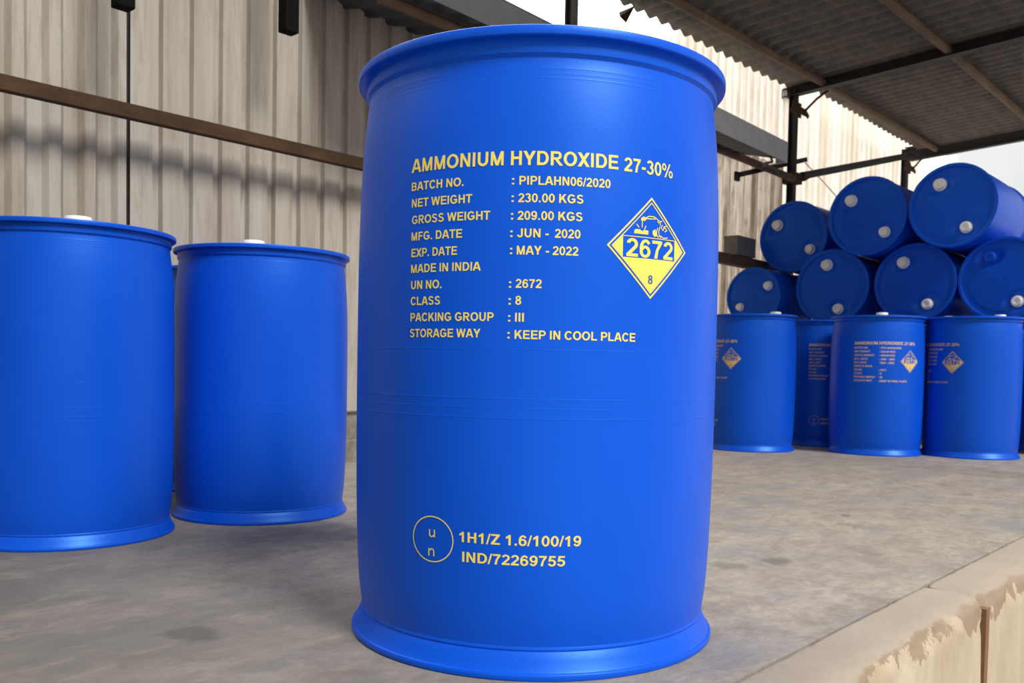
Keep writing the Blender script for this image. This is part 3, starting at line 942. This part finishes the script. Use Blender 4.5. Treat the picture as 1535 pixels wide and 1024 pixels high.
def diamond_chunks():
    out, blue = [], []
    pc, zc, K = .5625, .7558, .37
    def dia(h): return [(pc, zc + h), (pc + h / K, zc), (pc, zc - h), (pc - h / K, zc)]
    stroke(dia(.0868), .0030, out, True)
    stroke(dia(.0790), .0017, out, True)
    h = .0775
    zb, zt, xb0, xb1 = .7370, .7737, .4045, .7155
    hw = (h - (zc - zb)) / K
    columns(pc - hw, pc + hw, lambda x: zc - h + abs(x - pc) * K, lambda x: zb, out, 44)
    # side triangles beside the number band
    up_ = lambda x: min(zt, zc + h - abs(x - pc) * K)
    dn_ = lambda x: max(zb, zc - h + abs(x - pc) * K)
    columns(pc - h / K, xb0, dn_, up_, out, 14)
    columns(xb1, pc + h / K, dn_, up_, out, 14)
    stroke([(xb0 - .004, zt), (xb1 + .004, zt)], .0013, out)
    glyph_fill('2672', .4236, .7387, .7034, .0312, None, out)
    glyph_fill('8', .5472, .6934, .5750, .0152, None, blue)
    # corrosion sign: tilted tubes dripping on a slab and on a hand
    W = .0013
    for pl_ in ([(.5032, .8057), (.5153, .809), (.5324, .8067), (.5221, .8031), (.5032, .803), (.5032, .8057)],
                [(.5255, .8073), (.5497, .8114), (.5782, .8113), (.6002, .8072)], [(.5358, .8068), (.5604, .8071), (.5855, .8079)],
                [(.5086, .8022), (.5078, .791)], [(.477, .7954), (.4892, .7904)], [(.5294, .7937), (.5216, .788)],
                [(.6002, .8066), (.6167, .8041), (.6274, .8054)], [(.6167, .8041), (.6169, .7979)], [(.6003, .8035), (.6092, .8018)],
                [(.5863, .789), (.572, .786), (.5724, .7809), (.5835, .7772)], [(.6008, .7922), (.5939, .7857), (.5957, .7796), (.6063, .7765)],
                [(.6141, .7947), (.6072, .7862), (.6107, .7791), (.6229, .7763)], [(.6182, .7794), (.6399, .7761), (.6651, .7774)],
                [(.6306, .7985), (.6232, .794), (.6312, .7902)], [(.658, .7979), (.6385, .7957), (.6528, .7931), (.6609, .7903), (.6469, .7877)],
                [(.6424, .7948), (.6351, .7893)]):
        stroke(pl_, W * 1.25, out)
    out.append(([(.5032, .8057), (.5153, .809), (.5324, .8067), (.5221, .8031), (.5032, .803)], [0, 1, 2, 0, 2, 3, 0, 3, 4]))
    # slab with a notch bitten out of its top
    out.append(([(.4637, .7792), (.4647, .7841), (.471, .7867), (.4960, .7868), (.5082, .7838), (.5200, .7868), (.5452, .7859), (.5428, .7790), (.5040, .7790)],
                [0, 1, 2, 0, 2, 3, 0, 3, 8, 3, 4, 8, 8, 4, 5, 8, 5, 7, 5, 6, 7]))
    # filled hand between the drawn outlines
    out.append(([(.572, .7855), (.585, .788), (.594, .7855), (.6, .778), (.585, .7775), (.574, .7805)], [0, 1, 2, 0, 2, 3, 0, 3, 4, 0, 4, 5]))
    return out, blue

TEXT, MARK = text_chunks(), mark_chunks()
DIA, DIA_BLUE = diamond_chunks()
_mesh_cache = {}
def add_print(root, S, phi_c, ymat, key, mark=True):
    def one(name, chunks, mat, lift, label, parent):
        k = (key, name)
        if k not in _mesh_cache:
            v, f = wrap(chunks, S, 0.0, lift)
            o = link(name, v, f, mat)
            _mesh_cache[k] = o.data
        else:
            o = bpy.data.objects.new(name, _mesh_cache[k]); COL.objects.link(o)
        o.parent = parent
        if parent is root:
            o.rotation_euler = (0, 0, phi_c)
        o['label'] = label
        return o
    one('printed_text', TEXT, ymat, .0006, 'yellow lines of printed lettering', root)
    if mark: one('printed_mark', MARK, ymat, .0006, 'yellow circle mark with two printed code lines', root)
    d = one('hazard_diamond', DIA, ymat, .0006, 'yellow corrosive hazard diamond', root)
    one('class_number', DIA_BLUE, BLUE_PRINT, .0010, 'small blue figure eight', d)

# ---- the big drum in front
BIG = (1.0, 1.0)
UX, UY = 1.447, 1.245
toward = math.atan2(-UY, -UX)
big = build_drum(BIG, 224, [toward + 2.5, toward + 2.5 + PI], 'plastic_drum', 'large blue plastic drum in front, with bold yellow printing and hazard diamond', 'drum', None, BLUE, (UX, UY, 0))
add_print(big, BIG, toward, YELLOW, 'big')

# ---- the smaller drums
SM = (.3056 / .3768, .93 / 1.12)
def copy_tree(o, parent=None):
    c = o.copy(); COL.objects.link(c)
    if parent is not None:
        c.parent = parent
    for ch in list(o.children):
        copy_tree(ch, c)
    return c

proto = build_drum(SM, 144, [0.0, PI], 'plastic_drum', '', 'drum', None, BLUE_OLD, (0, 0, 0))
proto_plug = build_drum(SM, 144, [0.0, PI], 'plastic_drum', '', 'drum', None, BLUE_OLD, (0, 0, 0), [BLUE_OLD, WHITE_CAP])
used = set()
def place(src, loc, rot, label, group=None, scale=1.0):
    o = src if src.name not in used else copy_tree(src)
    used.add(src.name)
    o.location = loc
    o.rotation_mode = 'XYZ'
    o.rotation_euler = rot
    o.scale = (scale,) * 3
    o['label'] = label
    if group: o['group'] = group
    return o
def stand(x, y, cap_angle, label, group, print_turn=None):
    o = place(proto, (x, y, 0), (0, 0, cap_angle), label, group)
    if print_turn is not None:
        add_print(o, SM, math.atan2(-y, -x) + print_turn - cap_angle, YELLOW_OLD, 'small', x < 6.2 or y > 2.5)
    return o
D = math.radians
GL = 'blue drums on the left of the platform'
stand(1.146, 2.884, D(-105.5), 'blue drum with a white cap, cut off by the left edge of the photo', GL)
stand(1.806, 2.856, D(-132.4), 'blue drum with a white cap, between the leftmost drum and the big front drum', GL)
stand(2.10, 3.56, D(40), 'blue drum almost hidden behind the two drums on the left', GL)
GS = 'upright blue drums under the stack'
stand(5.80, 3.00, D(-98), 'upright printed blue drum nearest the big front drum, left end of the row', GS, D(-58))
stand(6.65, 2.88, D(60), 'upright printed blue drum set back in the gap of the front row', GS, D(25))
stand(6.276, 2.304, D(-153), 'upright printed blue drum in the middle of the row, diamond on its right', GS, D(10))
stand(6.607, 1.788, D(70), 'upright printed blue drum at the right end of the row, diamond on its left', GS, D(-55))
stand(7.36, 1.28, D(10), 'blue drum showing only a dark sliver at the right edge of the photo', GS)
GH = 'upright drums hidden behind the front row'
for (x, y) in ((7.62, 1.90), (7.62, 2.515), (7.62, 3.13), (7.24, 3.62)):
    stand(x, y, D(90) if y > 3.5 else 0.0, 'upright blue drum hidden behind the front row, carrying the lying drums', GH)
GY = 'blue drums lying on top'
def lie(x, y, z, ang, label, src=None, scale=1.0):
    src = src or proto
    # drum axis along X, lid towards -X; ang turns the bungs (0 = first bung at the top, + towards the wall)
    q = Matrix.Rotation(-PI / 2, 3, 'Y') @ Matrix.Rotation(ang, 3, 'Z')
    return place(src, (x + .93 * scale, y, z), q.to_euler('XYZ'), label, GY, scale)
lie(7.10, 3.672, 1.184, D(-56), 'lying blue drum, smallest, lowest at the left beside the big front drum', scale=.82)
lie(7.20, 3.03, 1.2460, D(16), 'lying blue drum in the lower layer, second from the left')
lie(7.20, 2.38, 1.2460, D(30), 'lying blue drum in the lower layer, third from the left')
lie(7.20, 1.765, 1.2460, D(30), 'lying blue drum with one blue plug, lower layer at the right edge', proto_plug)
lie(7.36, 3.452, 1.704, D(53), 'lying blue drum in the upper layer, leftmost, against the bracketed post')
lie(7.05, 2.705, 1.768, D(45), 'lying blue drum in the upper layer, the middle one of the three')
lie(7.00, 2.07, 1.776, D(30), 'lying blue drum in the upper layer, rightmost and brightest, against the white sky')
GR = 'blue drums of the second rank behind the stack'
for (x, y) in ((8.80, 1.96), (8.80, 2.58), (8.80, 3.20)):
    stand(x, y, 0.0, 'upright blue drum of the second rank, hidden behind the stack', GR)
for y in (1.75, 2.37, 2.99):
    o = lie(8.34, y + .07, 1.246, D(30), 'lying blue drum of the second rank, seen only through gaps in the stack')
    o['group'] = GR
for y in (2.13, 2.75):
    o = lie(8.34, y, 1.776, D(30), 'lying blue drum of the second rank, upper layer, seen only through gaps in the stack')
    o['group'] = GR
